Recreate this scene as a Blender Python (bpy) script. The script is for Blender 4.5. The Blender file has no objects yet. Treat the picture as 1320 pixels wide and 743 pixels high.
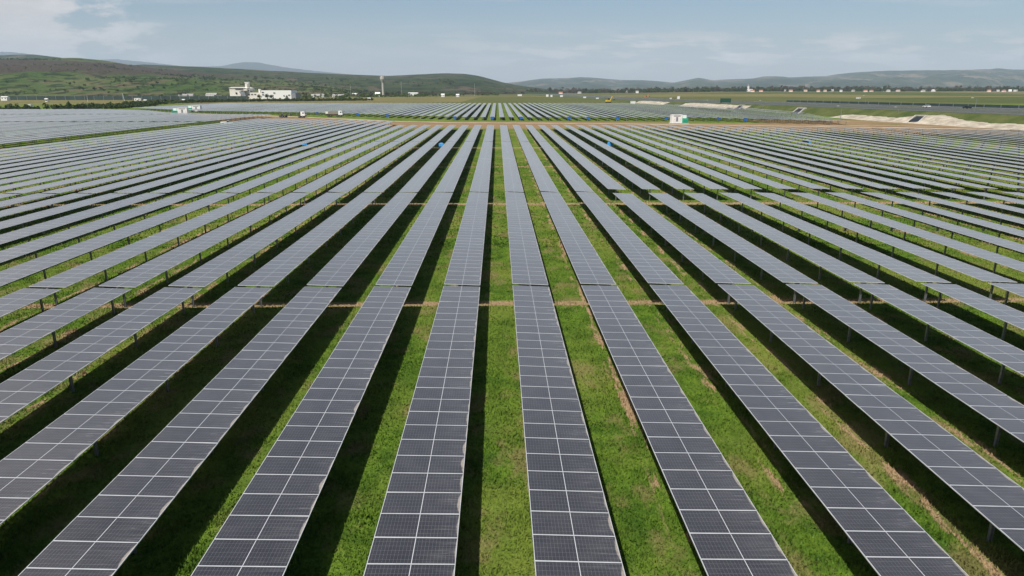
import bpy, bmesh, math, random
import numpy as np
from mathutils import Vector, Matrix
R = math.radians
random.seed(7); rng = np.random.default_rng(7)
scene = bpy.context.scene
C = scene.collection

# ------------------------------------------------------------------ camera
CAMZ = 13.83
F = 880.0
PITCH = math.atan(252 / F)
YAW = math.atan(19 / F * math.cos(PITCH))
cd = bpy.data.cameras.new('camera'); cam = bpy.data.objects.new('camera', cd); C.objects.link(cam)
cam.location = (0, 0, CAMZ)
cam.rotation_euler = (R(90) - PITCH, 0, -YAW)
cd.sensor_width = 36; cd.lens = 24.0; cd.clip_start = 0.1; cd.clip_end = 60000
scene.camera = cam

# ------------------------------------------------------------------ light
SUN = Vector((-0.57, -0.90, 1.60)).normalized()      # towards the sun
elev = math.asin(SUN.z); azim = math.atan2(SUN.x, SUN.y) % (2 * math.pi)
w = bpy.data.worlds.new('World'); scene.world = w; w.use_nodes = True
nt = w.node_tree; nt.nodes.clear()
def N(nt, typ, **kw):
    n = nt.nodes.new(typ)
    for k, v in kw.items(): setattr(n, k, v)
    return n
class G:
    """small node-graph helper"""
    def __init__(s, nt): s.nt = nt
    def put(s, sock, v):
        if hasattr(v, 'is_linked') or isinstance(v, bpy.types.NodeSocket): s.nt.links.new(v, sock)
        elif v is not None:
            if isinstance(v, (tuple, list)) and len(v) == 3 and sock.type == 'RGBA': v = (*v, 1)
            sock.default_value = v
    def m(s, op, a, b=None, c=None, clamp=False):
        n = N(s.nt, 'ShaderNodeMath', operation=op, use_clamp=clamp)
        s.put(n.inputs[0], a)
        if b is not None: s.put(n.inputs[1], b)
        if c is not None: s.put(n.inputs[2], c)
        return n.outputs[0]
    def mix(s, f, a, b):
        n = N(s.nt, 'ShaderNodeMix', data_type='RGBA')
        s.put(n.inputs[0], f); s.put(n.inputs[6], a); s.put(n.inputs[7], b)
        return n.outputs[2]
    def step(s, x, a, b, o0=0.0, o1=1.0):
        n = N(s.nt, 'ShaderNodeMapRange', interpolation_type='SMOOTHSTEP')
        s.put(n.inputs[0], x); n.inputs[1].default_value = a; n.inputs[2].default_value = b
        n.inputs[3].default_value = o0; n.inputs[4].default_value = o1
        return n.outputs[0]
    def noise(s, vec, scale, detail=4, rough=0.55, dim='3D', w=0.0):
        n = N(s.nt, 'ShaderNodeTexNoise', noise_dimensions=dim)
        s.put(n.inputs['Vector'], vec)
        n.inputs['Scale'].default_value = scale; n.inputs['Detail'].default_value = detail
        n.inputs['Roughness'].default_value = rough
        return n.outputs['Fac']
    def xyz(s, v):
        n = N(s.nt, 'ShaderNodeSeparateXYZ'); s.put(n.inputs[0], v); return n.outputs
    def comb(s, x, y, z):
        n = N(s.nt, 'ShaderNodeCombineXYZ'); s.put(n.inputs[0], x); s.put(n.inputs[1], y); s.put(n.inputs[2], z); return n.outputs[0]
    def band(s, x, lo, hi, soft):
        return s.m('MULTIPLY', s.step(x, lo - soft, lo + soft), s.step(x, hi - soft, hi + soft, 1, 0))

g = G(nt)
sky = N(nt, 'ShaderNodeTexSky', sky_type='NISHITA', sun_disc=False)
sky.sun_elevation = elev; sky.sun_rotation = azim
sky.altitude = 200; sky.air_density = 1.0; sky.dust_density = 1.2; sky.ozone_density = 1.5
tc = N(nt, 'ShaderNodeTexCoord'); X, Y, Z = g.xyz(tc.outputs['Generated'])
Yp = g.m('MAXIMUM', Y, 0.05)
az = g.m('DIVIDE', X, Yp); el = g.m('DIVIDE', Z, Yp)          # cloud direction, real clouds at infinity
cv = g.comb(g.m('MULTIPLY', az, 5.0), g.m('MULTIPLY', el, 16.0), 1.7)
n1 = g.noise(cv, 2.2, 8, 0.62)
n2 = g.noise(g.comb(g.m('MULTIPLY', az, 9.0), g.m('MULTIPLY', el, 55.0), 4.2), 1.5, 5, 0.55)
# cumulus bank low in the west (left)
bank = g.m('MULTIPLY', g.step(az, -0.72, -0.42, 1, 0), g.step(el, 0.17, 0.09, 0, 1))
topmask = g.m('ADD', g.step(az, -0.80, -0.50, 0.14, 0.0), g.m('MULTIPLY', bank, 0.24))
c1 = g.step(g.m('ADD', n1, topmask), 0.53, 0.68)
c1 = g.m('MULTIPLY', c1, g.step(az, -0.60, -0.36, 1, 0))
# faint low clouds along the right horizon
low = g.band(el, 0.034, 0.078, 0.016)
c2 = g.m('MULTIPLY', g.m('MULTIPLY', g.step(n2, 0.44, 0.60), low), g.step(az, -0.25, 0.25, 0.15, 0.80))
wisp = g.m('MULTIPLY', g.step(g.noise(g.comb(g.m('MULTIPLY', az, 2.0), g.m('MULTIPLY', el, 30.0), 8.0), 1.3, 5, 0.6), 0.52, 0.75), 0.28)
cl = g.m('MAXIMUM', g.m('MAXIMUM', g.m('MULTIPLY', c1, 0.92), c2), wisp)
cshade = g.step(n1, 0.45, 0.75, 0.80, 1.0)
ccol = N(nt, 'ShaderNodeMix', data_type='RGBA', blend_type='MULTIPLY'); ccol.inputs[0].default_value = 1
g.put(ccol.inputs[6], (10.0, 9.4, 9.3)); g.put(ccol.inputs[7], cshade)
skm = N(nt, 'ShaderNodeMix', data_type='RGBA', blend_type='MULTIPLY'); skm.inputs[0].default_value = 1
nt.links.new(sky.outputs[0], skm.inputs[6]); g.put(skm.inputs[7], (0.93, 1.0, 1.05))
skh = g.mix(g.step(el, 0.0, 0.13, 0.75, 0.0), skm.outputs[2], (6.3, 6.0, 6.3))
col = g.mix(cl, skh, ccol.outputs[2])
bg = N(nt, 'ShaderNodeBackground'); nt.links.new(col, bg.inputs[0]); bg.inputs[1].default_value = 0.079
wo = N(nt, 'ShaderNodeOutputWorld'); nt.links.new(bg.outputs[0], wo.inputs[0])
sd = bpy.data.lights.new('sun', 'SUN'); sd.energy = 5.0; sd.angle = R(0.53); sd.color = (1.0, 0.95, 0.87)
so = bpy.data.objects.new('sun', sd); C.objects.link(so)
so.rotation_euler = SUN.to_track_quat('Z', 'Y').to_euler()
scene.view_settings.view_transform = 'Standard'; scene.view_settings.look = 'None'
scene.view_settings.exposure = 0.12; scene.view_settings.gamma = 1.0
scene.view_settings.use_curve_mapping = False
scene.cycles.max_bounces = 6; scene.cycles.volume_bounces = 1
HAZE = 4.8e-5

# ------------------------------------------------------------------ helpers
def tag(o, label=None, cat=None, group=None, kind=None):
    if label: o['label'] = label
    if cat: o['category'] = cat
    if group: o['group'] = group
    if kind: o['kind'] = kind
    return o
def empty(name, loc, rot=(0, 0, 0)):
    o = bpy.data.objects.new(name, None); C.objects.link(o)
    o.location = loc; o.rotation_euler = rot; o.empty_display_size = 0.3
    return o
class MB:
    def __init__(s): s.v = []; s.f = []; s.mi = []; s.uv = {}
    def quad(s, pts, mi=0, uv=None):
        b = len(s.v); s.v += [tuple(p) for p in pts]; s.f.append(tuple(range(b, b + len(pts)))); s.mi.append(mi)
        if uv: s.uv[len(s.f) - 1] = uv
        return s
    def box(s, c, d, mi=0, rz=0, taper=1.0, M=None):
        cx, cy, cz = c; dx, dy, dz = d[0] / 2, d[1] / 2, d[2] / 2
        ps = []
        for z, t in ((-dz, 1.0), (dz, taper)):
            for x, y in ((-dx, -dy), (dx, -dy), (dx, dy), (-dx, dy)):
                p = Vector((x * t, y * t, z))
                if rz: p = Matrix.Rotation(rz, 3, 'Z') @ p
                p += Vector((cx, cy, cz))
                if M: p = M @ p
                ps.append(tuple(p))
        b = len(s.v); s.v += ps
        for q in ((0, 3, 2, 1), (4, 5, 6, 7), (0, 1, 5, 4), (1, 2, 6, 5), (2, 3, 7, 6), (3, 0, 4, 7)):
            s.f.append(tuple(b + i for i in q)); s.mi.append(mi)
        return s
    def tube(s, p, q, r0, r1=None, n=8, mi=0, cap=True):
        r1 = r0 if r1 is None else r1
        p = Vector(p); q = Vector(q); d = (q - p).normalized()
        a = d.orthogonal().normalized(); e = d.cross(a); b = len(s.v)
        for c_, r in ((p, r0), (q, r1)):
            for i in range(n):
                t = 2 * math.pi * i / n; s.v.append(tuple(c_ + (a * math.cos(t) + e * math.sin(t)) * r))
        for i in range(n):
            j = (i + 1) % n; s.f.append((b + i, b + j, b + n + j, b + n + i)); s.mi.append(mi)
        if cap:
            s.f.append(tuple(b + i for i in reversed(range(n)))); s.mi.append(mi)
            s.f.append(tuple(b + n + i for i in range(n))); s.mi.append(mi)
        return s
    def prism(s, prof, x0, x1, mi=0, axis='X'):
        """polygon profile of (a, z) extruded along an axis"""
        b = len(s.v); n = len(prof)
        for x in (x0, x1):
            for a, z in prof: s.v.append((x, a, z) if axis == 'X' else (a, x, z))
        for i in range(n):
            j = (i + 1) % n; s.f.append((b + i, b + j, b + n + j, b + n + i)); s.mi.append(mi)
        s.f.append(tuple(b + i for i in reversed(range(n)))); s.mi.append(mi)
        s.f.append(tuple(b + n + i for i in range(n))); s.mi.append(mi)
        return s
    def mesh(s, name, mats, smooth=False):
        me = bpy.data.meshes.new(name); me.from_pydata(s.v, [], s.f)
        for m in (mats if isinstance(mats, (list, tuple)) else [mats]): me.materials.append(m)
        me.polygons.foreach_set('material_index', s.mi)
        if s.uv:
            ul = me.uv_layers.new(name='UVMap')
            for fi, uv in s.uv.items():
                for li, t in zip(me.polygons[fi].loop_indices, uv): ul.data[li].uv = t
        if smooth: me.polygons.foreach_set('use_smooth', [True] * len(me.polygons))
        me.update(); return me
    def build(s, name, mats, parent=None, loc=None, smooth=False):
        o = bpy.data.objects.new(name, s.mesh(name, mats, smooth)); C.objects.link(o)
        if parent: o.parent = parent
        if loc: o.location = loc
        return o
def link_mesh(name, me, parent=None, loc=(0, 0, 0), rot=(0, 0, 0)):
    o = bpy.data.objects.new(name, me); C.objects.link(o); o.parent = parent; o.location = loc; o.rotation_euler = rot
    return o
def copy_tree(o, parent=None):
    c = o.copy(); C.objects.link(c); c.parent = parent
    for ch in list(o.children): copy_tree(ch, c)
    return c
def np_mesh(name, V, Fc, mat, parent=None, mi=None, smooth=False):
    """V (n,3), Fc (m,k) arrays"""
    me = bpy.data.meshes.new(name); V = np.asarray(V, np.float32); Fc = np.asarray(Fc, np.int32)
    m, k = Fc.shape
    me.vertices.add(len(V)); me.vertices.foreach_set('co', V.ravel())
    me.loops.add(m * k); me.loops.foreach_set('vertex_index', Fc.ravel())
    me.polygons.add(m); me.polygons.foreach_set('loop_start', np.arange(0, m * k, k, dtype=np.int32))
    me.polygons.foreach_set('loop_total', np.full(m, k, np.int32))
    for q in (mat if isinstance(mat, (list, tuple)) else [mat]): me.materials.append(q)
    if mi is not None: me.polygons.foreach_set('material_index', np.asarray(mi, np.int32))
    if smooth: me.polygons.foreach_set('use_smooth', np.ones(m, bool))
    me.update(calc_edges=True); me.validate()
    o = bpy.data.objects.new(name, me); C.objects.link(o); o.parent = parent
    return o

# terrain height
def sstep(x, a, b):
    t = np.clip((np.asarray(x, float) - a) / (b - a), 0, 1); return t * t * (3 - 2 * t)
BD = [-200, 0, 100, 250, 330, 650, 1100, 2200, 3000, 4000, 8000, 16000]
BZ = [0, 0, 0, 1.0, 1.0, 2.8, 5.2, 9.6, 12.6, 15.0, 22.0, 30.0]
def T(x, y):
    x = np.asarray(x, float); y = np.asarray(y, float)
    z = np.interp(y, BD, BZ)
    r = sstep(x / np.maximum(y, 50), 0.05, 0.40)
    z = z + r * np.interp(y, [0, 900, 1500, 2300, 4000, 16000], [0, 0, 2.5, 6.5, 16.0, 30.0])
    return z
def Tz(x, y): return float(T(x, y))
def col_x(px, D):
    """X of a photo column at distance D (lateral scale only)"""
    a = math.atan((px - 641) / 915.0); return math.tan(a) * D
def ray(px, py):
    dx = (px - 660) / F; dy = -(py - 371.5) / F
    fw = math.cos(PITCH) + dy * math.sin(PITCH); up = -math.sin(PITCH) + dy * math.cos(PITCH)
    return (dx * math.cos(YAW) + fw * math.sin(YAW), -dx * math.sin(YAW) + fw * math.cos(YAW), up)
def atD(px, py, D):
    x, y, u = ray(px, py); k = D / y; return x * k, D, CAMZ + u * k

# ------------------------------------------------------------------ materials
def mat(name):
    m = bpy.data.materials.new(name); m.use_nodes = True; nt = m.node_tree; nt.nodes.clear()
    o = N(nt, 'ShaderNodeOutputMaterial'); p = N(nt, 'ShaderNodeBsdfPrincipled'); nt.links.new(p.outputs[0], o.inputs[0])
    return m, G(nt), p
def simple(name, col, rough=0.6, metal=0.0, var=0.12, scale=3.0, spec=0.5):
    m, g, p = mat(name)
    t = N(g.nt, 'ShaderNodeTexCoord').outputs['Object']
    n = g.noise(t, scale, 5)
    f = g.step(n, 0.3, 0.7)
    a = tuple(c * (1 - var) for c in col); b = tuple(min(1, c * (1 + var)) for c in col)
    g.put(p.inputs['Base Color'], g.mix(f, a, b))
    p.inputs['Roughness'].default_value = rough; p.inputs['Metallic'].default_value = metal
    p.inputs['Specular IOR Level'].default_value = spec
    return m
M = {}
M['steel'] = simple('galvanised_steel', (0.30, 0.31, 0.32), 0.45, 0.7, 0.2, 6)
M['alu'] = simple('aluminium_frame', (0.62, 0.63, 0.64), 0.35, 0.25, 0.08, 2)
M['under'] = simple('module_backsheet', (0.04, 0.04, 0.042), 0.5)
M['white'] = simple('white_paint', (0.75, 0.75, 0.73), 0.5, 0, 0.06)
M['cream'] = simple('cream_render', (0.70, 0.67, 0.60), 0.8, 0, 0.08, 0.4)
M['grey'] = simple('grey_cladding', (0.20, 0.21, 0.23), 0.6, 0, 0.12, 0.5)
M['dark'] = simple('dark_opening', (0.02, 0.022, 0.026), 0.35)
M['green'] = simple('green_paint', (0.02, 0.42, 0.26), 0.5)
M['blue'] = simple('blue_sheet', (0.02, 0.13, 0.50), 0.45, 0, 0.2, 5)
M['lblue'] = simple('light_blue_tarp', (0.04, 0.27, 0.58), 0.5, 0, 0.25, 3)
M['tyre'] = simple('rubber', (0.02, 0.02, 0.02), 0.85)
M['glassd'] = simple('vehicle_glass', (0.02, 0.03, 0.04), 0.1)
M['tipper'] = simple('tipper_body_paint', (0.22, 0.20, 0.17), 0.6, 0, 0.2)
M['chassis'] = simple('red_chassis', (0.14, 0.045, 0.035), 0.6)
M['maroon'] = simple('dark_chassis', (0.05, 0.03, 0.04), 0.6)
M['carblack'] = simple('black_paint', (0.02, 0.02, 0.025), 0.25)
M['concrete'] = simple('concrete', (0.42, 0.40, 0.36), 0.9, 0, 0.15, 0.6)
M['roof'] = simple('clay_tile_roof', (0.33, 0.12, 0.07), 0.9, 0, 0.2, 0.5)
M['roofg'] = simple('grey_roof', (0.30, 0.29, 0.28), 0.9, 0, 0.2, 0.5)
M['yellow'] = simple('yellow_paint', (0.70, 0.45, 0.02), 0.5)
M['orange'] = simple('orange_paint', (0.65, 0.16, 0.03), 0.5)
M['signg'] = simple('sign_back', (0.012, 0.06, 0.035), 0.6)
M['bark'] = simple('bark', (0.09, 0.07, 0.05), 0.95)
M['asphalt'] = simple('asphalt', (0.085, 0.09, 0.095), 0.85, 0, 0.15, 0.2)
M['mark'] = simple('road_marking', (0.7, 0.7, 0.68), 0.7)
M['netting'] = simple('barrier_panel', (0.025, 0.05, 0.045), 0.8, 0, 0.25, 0.1)

# colour of the field (shared by soil and blades)
def field_colour(g):
    pos = N(g.nt, 'ShaderNodeNewGeometry').outputs['Position']
    x, y, z = g.xyz(pos)
    p2 = g.comb(x, y, 0.0)
    nb = g.noise(p2, 0.09, 4, 0.6); nm = g.noise(p2, 0.75, 5, 0.62); nf = g.noise(p2, 6.0, 4, 0.65)
    lush = g.mix(g.step(nm, 0.33, 0.68), (0.044, 0.096, 0.009), (0.105, 0.180, 0.018))
    lush = g.mix(g.step(nb, 0.42, 0.66), lush, (0.150, 0.190, 0.032))
    lush = g.mix(g.m('MULTIPLY', g.step(nf, 0.5, 0.75), 0.5), lush, (0.12, 0.19, 0.03))
    lush = g.mix(g.m('MULTIPLY', g.step(nf, 0.5, 0.28), 0.55), lush, (0.018, 0.038, 0.006))
    # straw / thin patches
    ns = g.noise(g.comb(x, g.m('MULTIPLY', y, 0.7), 3.0), 0.55, 5, 0.62)
    straw = g.m('MULTIPLY', g.step(ns, 0.51, 0.66), 0.58)
    lush = g.mix(straw, lush, (0.21, 0.165, 0.075))
    # bare soil along the drip line of every row
    u = g.m('FRACT', g.m('DIVIDE', g.m('SUBTRACT', x, 0.92 - 2.255), 4.51))
    d = g.m('ABSOLUTE', g.m('SUBTRACT', u, 0.605))
    nd = g.noise(g.comb(g.m('MULTIPLY', x, 1.6), g.m('MULTIPLY', y, 0.30), 6.0), 1.0, 5, 0.68)
    drip = g.m('MULTIPLY', g.step(d, 0.03, 0.12, 1, 0), g.step(nd, 0.515, 0.575))
    # only right of the middle is the ground this worn
    drip = g.m('MULTIPLY', drip, g.step(y, 300, 330, 1, 0))
    soil = g.mix(nf, (0.22, 0.150, 0.080), (0.42, 0.30, 0.185))
    # cable trenches across the rows
    wob = g.m('MULTIPLY', g.m('SUBTRACT', g.noise(p2, 0.25, 3), 0.5), 0.8)
    yy = g.m('ADD', y, wob); tr = None
    for c_, hw in ((44.5, 0.50), (87.6, 0.8), (131.6, 0.5), (174.0, 1.0)):
        b = g.band(yy, c_ - hw, c_ + hw, 0.22)
        tr = b if tr is None else g.m('MAXIMUM', tr, b)
    tr = g.m('MULTIPLY', tr, g.step(nm, 0.30, 0.50, 0.45, 0.95))
    # dirt strip between the blocks: a wedge in Y that bends with X
    nw = g.m('MULTIPLY', g.m('SUBTRACT', g.noise(p2, 0.03, 4), 0.5), 30)
    ycen = g.m('ADD', g.m('ADD', y, nw), g.m('MULTIPLY', g.m('MAXIMUM', g.m('SUBTRACT', x, 20.0), 0.0), 0.24))
    ycen = g.m('ADD', ycen, g.m('MULTIPLY', g.m('MINIMUM', g.m('ADD', x, 35.0), 0.0), 0.75))
    strip = g.m('MULTIPLY', g.band(ycen, 262, 322, 7), g.step(g.noise(p2, 0.05, 5), 0.24, 0.42))
    strip = g.m('MULTIPLY', strip, g.step(x, -210, -170))
    yard = g.m('MULTIPLY', g.band(g.m('ADD', x, g.m('MULTIPLY', nw, 0.3)), 118, 194, 5), g.band(g.m('ADD', y, nw), 215, 338, 6))
    strip = g.m('MAXIMUM', strip, g.m('MULTIPLY', yard, g.step(g.noise(p2, 0.07, 5), 0.30, 0.50)))
    reddish = g.mix(g.noise(p2, 0.12, 5), (0.19, 0.115, 0.06), (0.30, 0.215, 0.12))
    c = g.mix(g.m('MAXIMUM', drip, tr), lush, soil)
    c = g.mix(strip, c, reddish)
    # far fields: duller, in big parcels
    far = g.step(y, 640, 720)
    vor = N(g.nt, 'ShaderNodeTexVoronoi', feature='F1'); g.put(vor.inputs['Vector'], g.comb(g.m('MULTIPLY', x, 0.0016), g.m('MULTIPLY', y, 0.0022), 0.0)); vor.inputs['Scale'].default_value = 1.0
    vx, vy, vz = g.xyz(vor.outputs['Color'])
    parcel = g.mix(g.step(vx, 0.2, 0.7), (0.075, 0.092, 0.024), (0.165, 0.145, 0.055))
    parcel = g.mix(g.step(vy, 0.72, 0.80), parcel, (0.15, 0.125, 0.075))
    parcel = g.mix(g.m('MULTIPLY', g.step(g.noise(p2, 0.012, 5), 0.4, 0.7), 0.35), parcel, (0.045, 0.06, 0.018))
    c = g.mix(far, c, parcel)
    return c, nf, p2
m, g, p = mat('meadow'); c, nf, p2 = field_colour(g)
g.put(p.inputs['Base Color'], c); p.inputs['Roughness'].default_value = 0.95; p.inputs['Specular IOR Level'].default_value = 0.1
bp = N(g.nt, 'ShaderNodeBump'); bp.inputs['Strength'].default_value = 0.8; bp.inputs['Distance'].default_value = 0.08
g.put(bp.inputs['Height'], g.m('ADD', g.noise(p2, 9.0, 5, 0.7), g.m('MULTIPLY', g.noise(p2, 1.4, 4, 0.6), 1.6)))
g.nt.links.new(bp.outputs[0], p.inputs['Normal']); M['ground'] = m
m, g, p = mat('grass_blades'); c, nf, p2 = field_colour(g)
g.put(p.inputs['Base Color'], c); p.inputs['Roughness'].default_value = 0.7; p.inputs['Specular IOR Level'].default_value = 0.15
M['blades'] = m

def soilmat(name, a, b, sc=0.3):
    m, g, p = mat(name)
    pos = N(g.nt, 'ShaderNodeNewGeometry').outputs['Position']
    n = g.noise(pos, sc, 6, 0.65)
    g.put(p.inputs['Base Color'], g.mix(g.step(n, 0.3, 0.7), a, b)); p.inputs['Roughness'].default_value = 1.0
    p.inputs['Specular IOR Level'].default_value = 0.1
    return m
M['track'] = soilmat('packed_dirt', (0.33, 0.25, 0.17), (0.47, 0.38, 0.27), 0.15)
M['gravel'] = soilmat('pale_gravel', (0.27, 0.235, 0.18), (0.50, 0.45, 0.365), 0.30)
M['bankgrass'] = soilmat('bank_grass', (0.045, 0.070, 0.018), (0.105, 0.115, 0.040), 0.12)

# panel glass: cells, grid, dust, streaks along the low edge. UV: u across the row 0..1, v counts modules
m, g, p = mat('solar_glass')
uvn = N(g.nt, 'ShaderNodeUVMap').outputs[0]; U, V, _ = g.xyz(uvn)
oi = N(g.nt, 'ShaderNodeObjectInfo').outputs['Random']
Vf = g.m('FRACT', V)
def line(x, n, wdt):
    t = g.m('FRACT', g.m('MULTIPLY', x, n)); t = g.m('ABSOLUTE', g.m('SUBTRACT', t, 0.5))
    return g.m('GREATER_THAN', t, 0.5 - wdt / 2)
gu = line(U, 24.0, 0.035); gv = line(Vf, 6.0, 0.022)
grid = g.m('MULTIPLY', g.m('MAXIMUM', gu, gv), 0.42)
bus = g.m('MULTIPLY', line(Vf, 60.0, 0.10), 0.035)
mid = g.m('LESS_THAN', g.m('ABSOLUTE', g.m('SUBTRACT', U, 0.5)), 0.0044)
frm = g.m('MAXIMUM', g.m('GREATER_THAN', g.m('ABSOLUTE', g.m('SUBTRACT', Vf, 0.5)), 0.480), g.m('GREATER_THAN', g.m('ABSOLUTE', g.m('SUBTRACT', U, 0.5)), 0.491))
wn = N(g.nt, 'ShaderNodeTexWhiteNoise', noise_dimensions='2D')
g.put(wn.inputs['Vector'], g.comb(g.m('FLOOR', V), g.m('MULTIPLY', oi, 91.7), 0.0)); rnd = wn.outputs['Value']
cell = g.mix(rnd, (0.009, 0.008, 0.012), (0.017, 0.016, 0.021))
cell = g.mix(g.m('MAXIMUM', grid, bus), cell, (0.45, 0.46, 0.50))
# dust
vv = g.m('ADD', V, g.m('MULTIPLY', rnd, 31.0))
d1 = g.noise(g.comb(g.m('MULTIPLY', U, 3.0), g.m('MULTIPLY', vv, 1.6), rnd), 1.2, 5, 0.6)
d2 = g.noise(g.comb(g.m('MULTIPLY', U, 1.4), g.m('MULTIPLY', vv, 9.0), rnd), 1.5, 4, 0.6)
dust = g.m('ADD', g.m('MULTIPLY', g.step(d1, 0.3, 0.75), 0.07), 0.03)
dust = g.m('ADD', dust, g.m('MULTIPLY', g.m('MULTIPLY', g.step(d2, 0.42, 0.75), g.step(U, 0.42, 1.0)), 0.24))
gp_ = N(g.nt, 'ShaderNodeNewGeometry').outputs['Position']
dust = g.m('ADD', dust, g.m('MULTIPLY', g.step(g.noise(gp_, 0.045, 3), 0.35, 0.68), 0.045))
# cusp-shaped silt at the low (right) edge of each module
a_ = g.m('SUBTRACT', Vf, 0.5); arc = g.m('SUBTRACT', 1.0, g.m('MULTIPLY', g.m('MULTIPLY', a_, a_), 4.0))
lim = g.m('SUBTRACT', 0.992, g.m('MULTIPLY', g.m('MULTIPLY', arc, g.m('ADD', 0.25, g.m('MULTIPLY', rnd, 0.9))), g.m('MULTIPLY', d1, 0.075)))
dd = g.m('SUBTRACT', U, lim)
silt = g.m('MULTIPLY', g.step(dd, -0.006, 0.010), g.step(d2, 0.15, 0.6, 0.35, 0.85))
dust = g.m('MAXIMUM', dust, silt, clamp=True)
cc = g.mix(dust, cell, g.mix(silt, (0.22, 0.215, 0.215), (0.36, 0.31, 0.25)))
cc = g.mix(mid, cc, (0.50, 0.51, 0.53)); cc = g.mix(frm, cc, (0.60, 0.61, 0.62))
g.put(p.inputs['Base Color'], cc)
g.put(p.inputs['Roughness'], g.m('ADD', 0.16, g.m('MULTIPLY', g.m('MAXIMUM', dust, frm), 0.5)))
p.inputs['IOR'].default_value = 1.6
p.inputs['Sheen Weight'].default_value = 1.0; p.inputs['Sheen Roughness'].default_value = 0.35; p.inputs['Sheen Tint'].default_value = (1, 0.93, 0.85, 1)
M['glass'] = m

# foliage with clump variation
def leafmat(name, a, b):
    m, g, p = mat(name)
    t = N(g.nt, 'ShaderNodeNewGeometry').outputs['Position']
    oi = N(g.nt, 'ShaderNodeObjectInfo').outputs['Random']
    f = g.m('ADD', g.m('MULTIPLY', g.step(g.noise(t, 0.35, 3), 0.35, 0.65), 0.7), g.m('MULTIPLY', oi, 0.3))
    g.put(p.inputs['Base Color'], g.mix(f, a, b)); p.inputs['Roughness'].default_value = 0.8; p.inputs['Specular IOR Level'].default_value = 0.2
    return m
M['leafA'] = leafmat('leaves_dark', (0.018, 0.034, 0.010), (0.050, 0.075, 0.020))
M['leafB'] = leafmat('leaves_spring', (0.045, 0.080, 0.015), (0.095, 0.135, 0.030))
M['leafC'] = leafmat('leaves_bare_brown', (0.060, 0.052, 0.038), (0.10, 0.085, 0.055))

# ------------------------------------------------------------------ ground
def grid_axis(parts):
    out = []
    for a, b, n in parts: out += list(np.linspace(a, b, n, endpoint=False))
    return np.array(out + [parts[-1][1]])
gx = grid_axis([(-16000, -3000, 14), (-3000, -400, 27), (-400, 400, 41), (400, 3000, 27), (3000, 16000, 14)])
gy = grid_axis([(-60, 100, 9), (100, 340, 25), (340, 1200, 30), (1200, 4000, 29), (4000, 21500, 17)])
XX, YY = np.meshgrid(gx, gy); ZZ = T(XX, YY)
def grid_faces(ny, nx):
    i = np.arange(ny * nx).reshape(ny, nx)
    return np.stack([i[:-1, :-1], i[:-1, 1:], i[1:, 1:], i[1:, :-1]], -1).reshape(-1, 4)
o = np_mesh('ground', np.stack([XX, YY, ZZ], -1).reshape(-1, 3), grid_faces(*XX.shape), M['ground'], smooth=True)
tag(o, kind='structure', label='green meadow and farmland below the solar rows', cat='ground')

def ribbon(name, pts, wdt, material, dz=0.02, zf=None, kind='structure', label=None, cat=None, jit=0.0):
    """road strip along pts [(x,y)], width wdt"""
    P = []
    for (x0, y0), (x1, y1) in zip(pts[:-1], pts[1:]):
        n = max(2, int(math.hypot(x1 - x0, y1 - y0) / 10))
        for i in range(n): P.append((x0 + (x1 - x0) * i / n, y0 + (y1 - y0) * i / n))
    P.append(pts[-1]); P = np.array(P); d = np.gradient(P, axis=0); d /= np.linalg.norm(d, axis=1)[:, None]
    nrm = np.stack([d[:, 1], -d[:, 0]], 1); Vv = []
    for k, (q, nn) in enumerate(zip(P, nrm)):
        for t in (-0.5, -0.25, 0, 0.25, 0.5):
            e = q + nn * wdt * t
            if jit and abs(t) == 0.5: e = e + nn * random.uniform(-jit, jit)
            z = (zf(*e) if zf else Tz(*e)) + dz
            Vv.append((e[0], e[1], z))
    o = np_mesh(name, Vv, grid_faces(len(P), 5)[:, ::-1], material)
    tag(o, label, cat, kind=kind); return o
# pale wheel track between the two blocks and the lane beside the left block
ribbon('dirt_road', [(-180, 425), (-135, 398), (-90, 362), (-45, 322), (-15, 307), (40, 300), (80, 285), (130, 268), (185, 246), (200, 200)], 6.5, M['track'], 0.09, label='pale dirt track between the front and rear blocks', cat='dirt road', jit=1.0)
ribbon('farm_track', [(120, 272), (150, 281), (190, 250)], 3.5, M['track'], 0.10, label='pale spur track by the gravel bank', cat='track', jit=0.8)

# ------------------------------------------------------------------ hills (height fields far away)
from mathutils import noise as mn
def fbm(x, y, s, o=5):
    return mn.fractal(Vector((x / s, y / s, 3.3)), 1.0, 2.0, o)
def hill(name, sil, Df, Dr, Db, material, label, rough=0.12, nx=160, nv=34, shape=1.3, foot=-3.0):
    """sil: [(px,py)] skyline seen at Dr metres; foot at Df; falls away to Db"""
    xs = np.linspace(sil[0][0], sil[-1][0], nx); ys = np.interp(xs, [a for a, b in sil], [b for a, b in sil])
    k = np.array([0.25, 0.5, 0.25]); ys[1:-1] = np.convolve(ys, k, 'valid')
    Vv = []
    for j in range(nv + 8):
        v = j / (nv - 1)
        for px, py in zip(xs, ys):
            X0, _, zr = atD(px, py, Dr)
            s = X0 / Dr
            if v <= 1:
                D = Df + (Dr - Df) * v; D2 = D
                base = Tz(s * D, D) + foot
                prof = v ** shape
                z = base + (zr - base) * prof
                amp = (zr - base) * rough * math.sin(math.pi * min(1, v * 1.0)) * 1.6
                z += amp * fbm(s * D, D * 0.7, 420)
                if v > 0.97: z = zr + (zr - base) * 0.012 * fbm(s * D, D, 160)
            else:
                t = (j - nv + 1) / 8
                D = Dr + (Db - Dr) * t; base = Tz(s * D, D) + foot
                z = base + (zr - base) * (1 - t) ** 1.4
            Vv.append((s * D, D, z))
    o = np_mesh(name, Vv, grid_faces(nv + 8, nx), material, smooth=True)
    return tag(o, label, 'hill', kind='structure')
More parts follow.
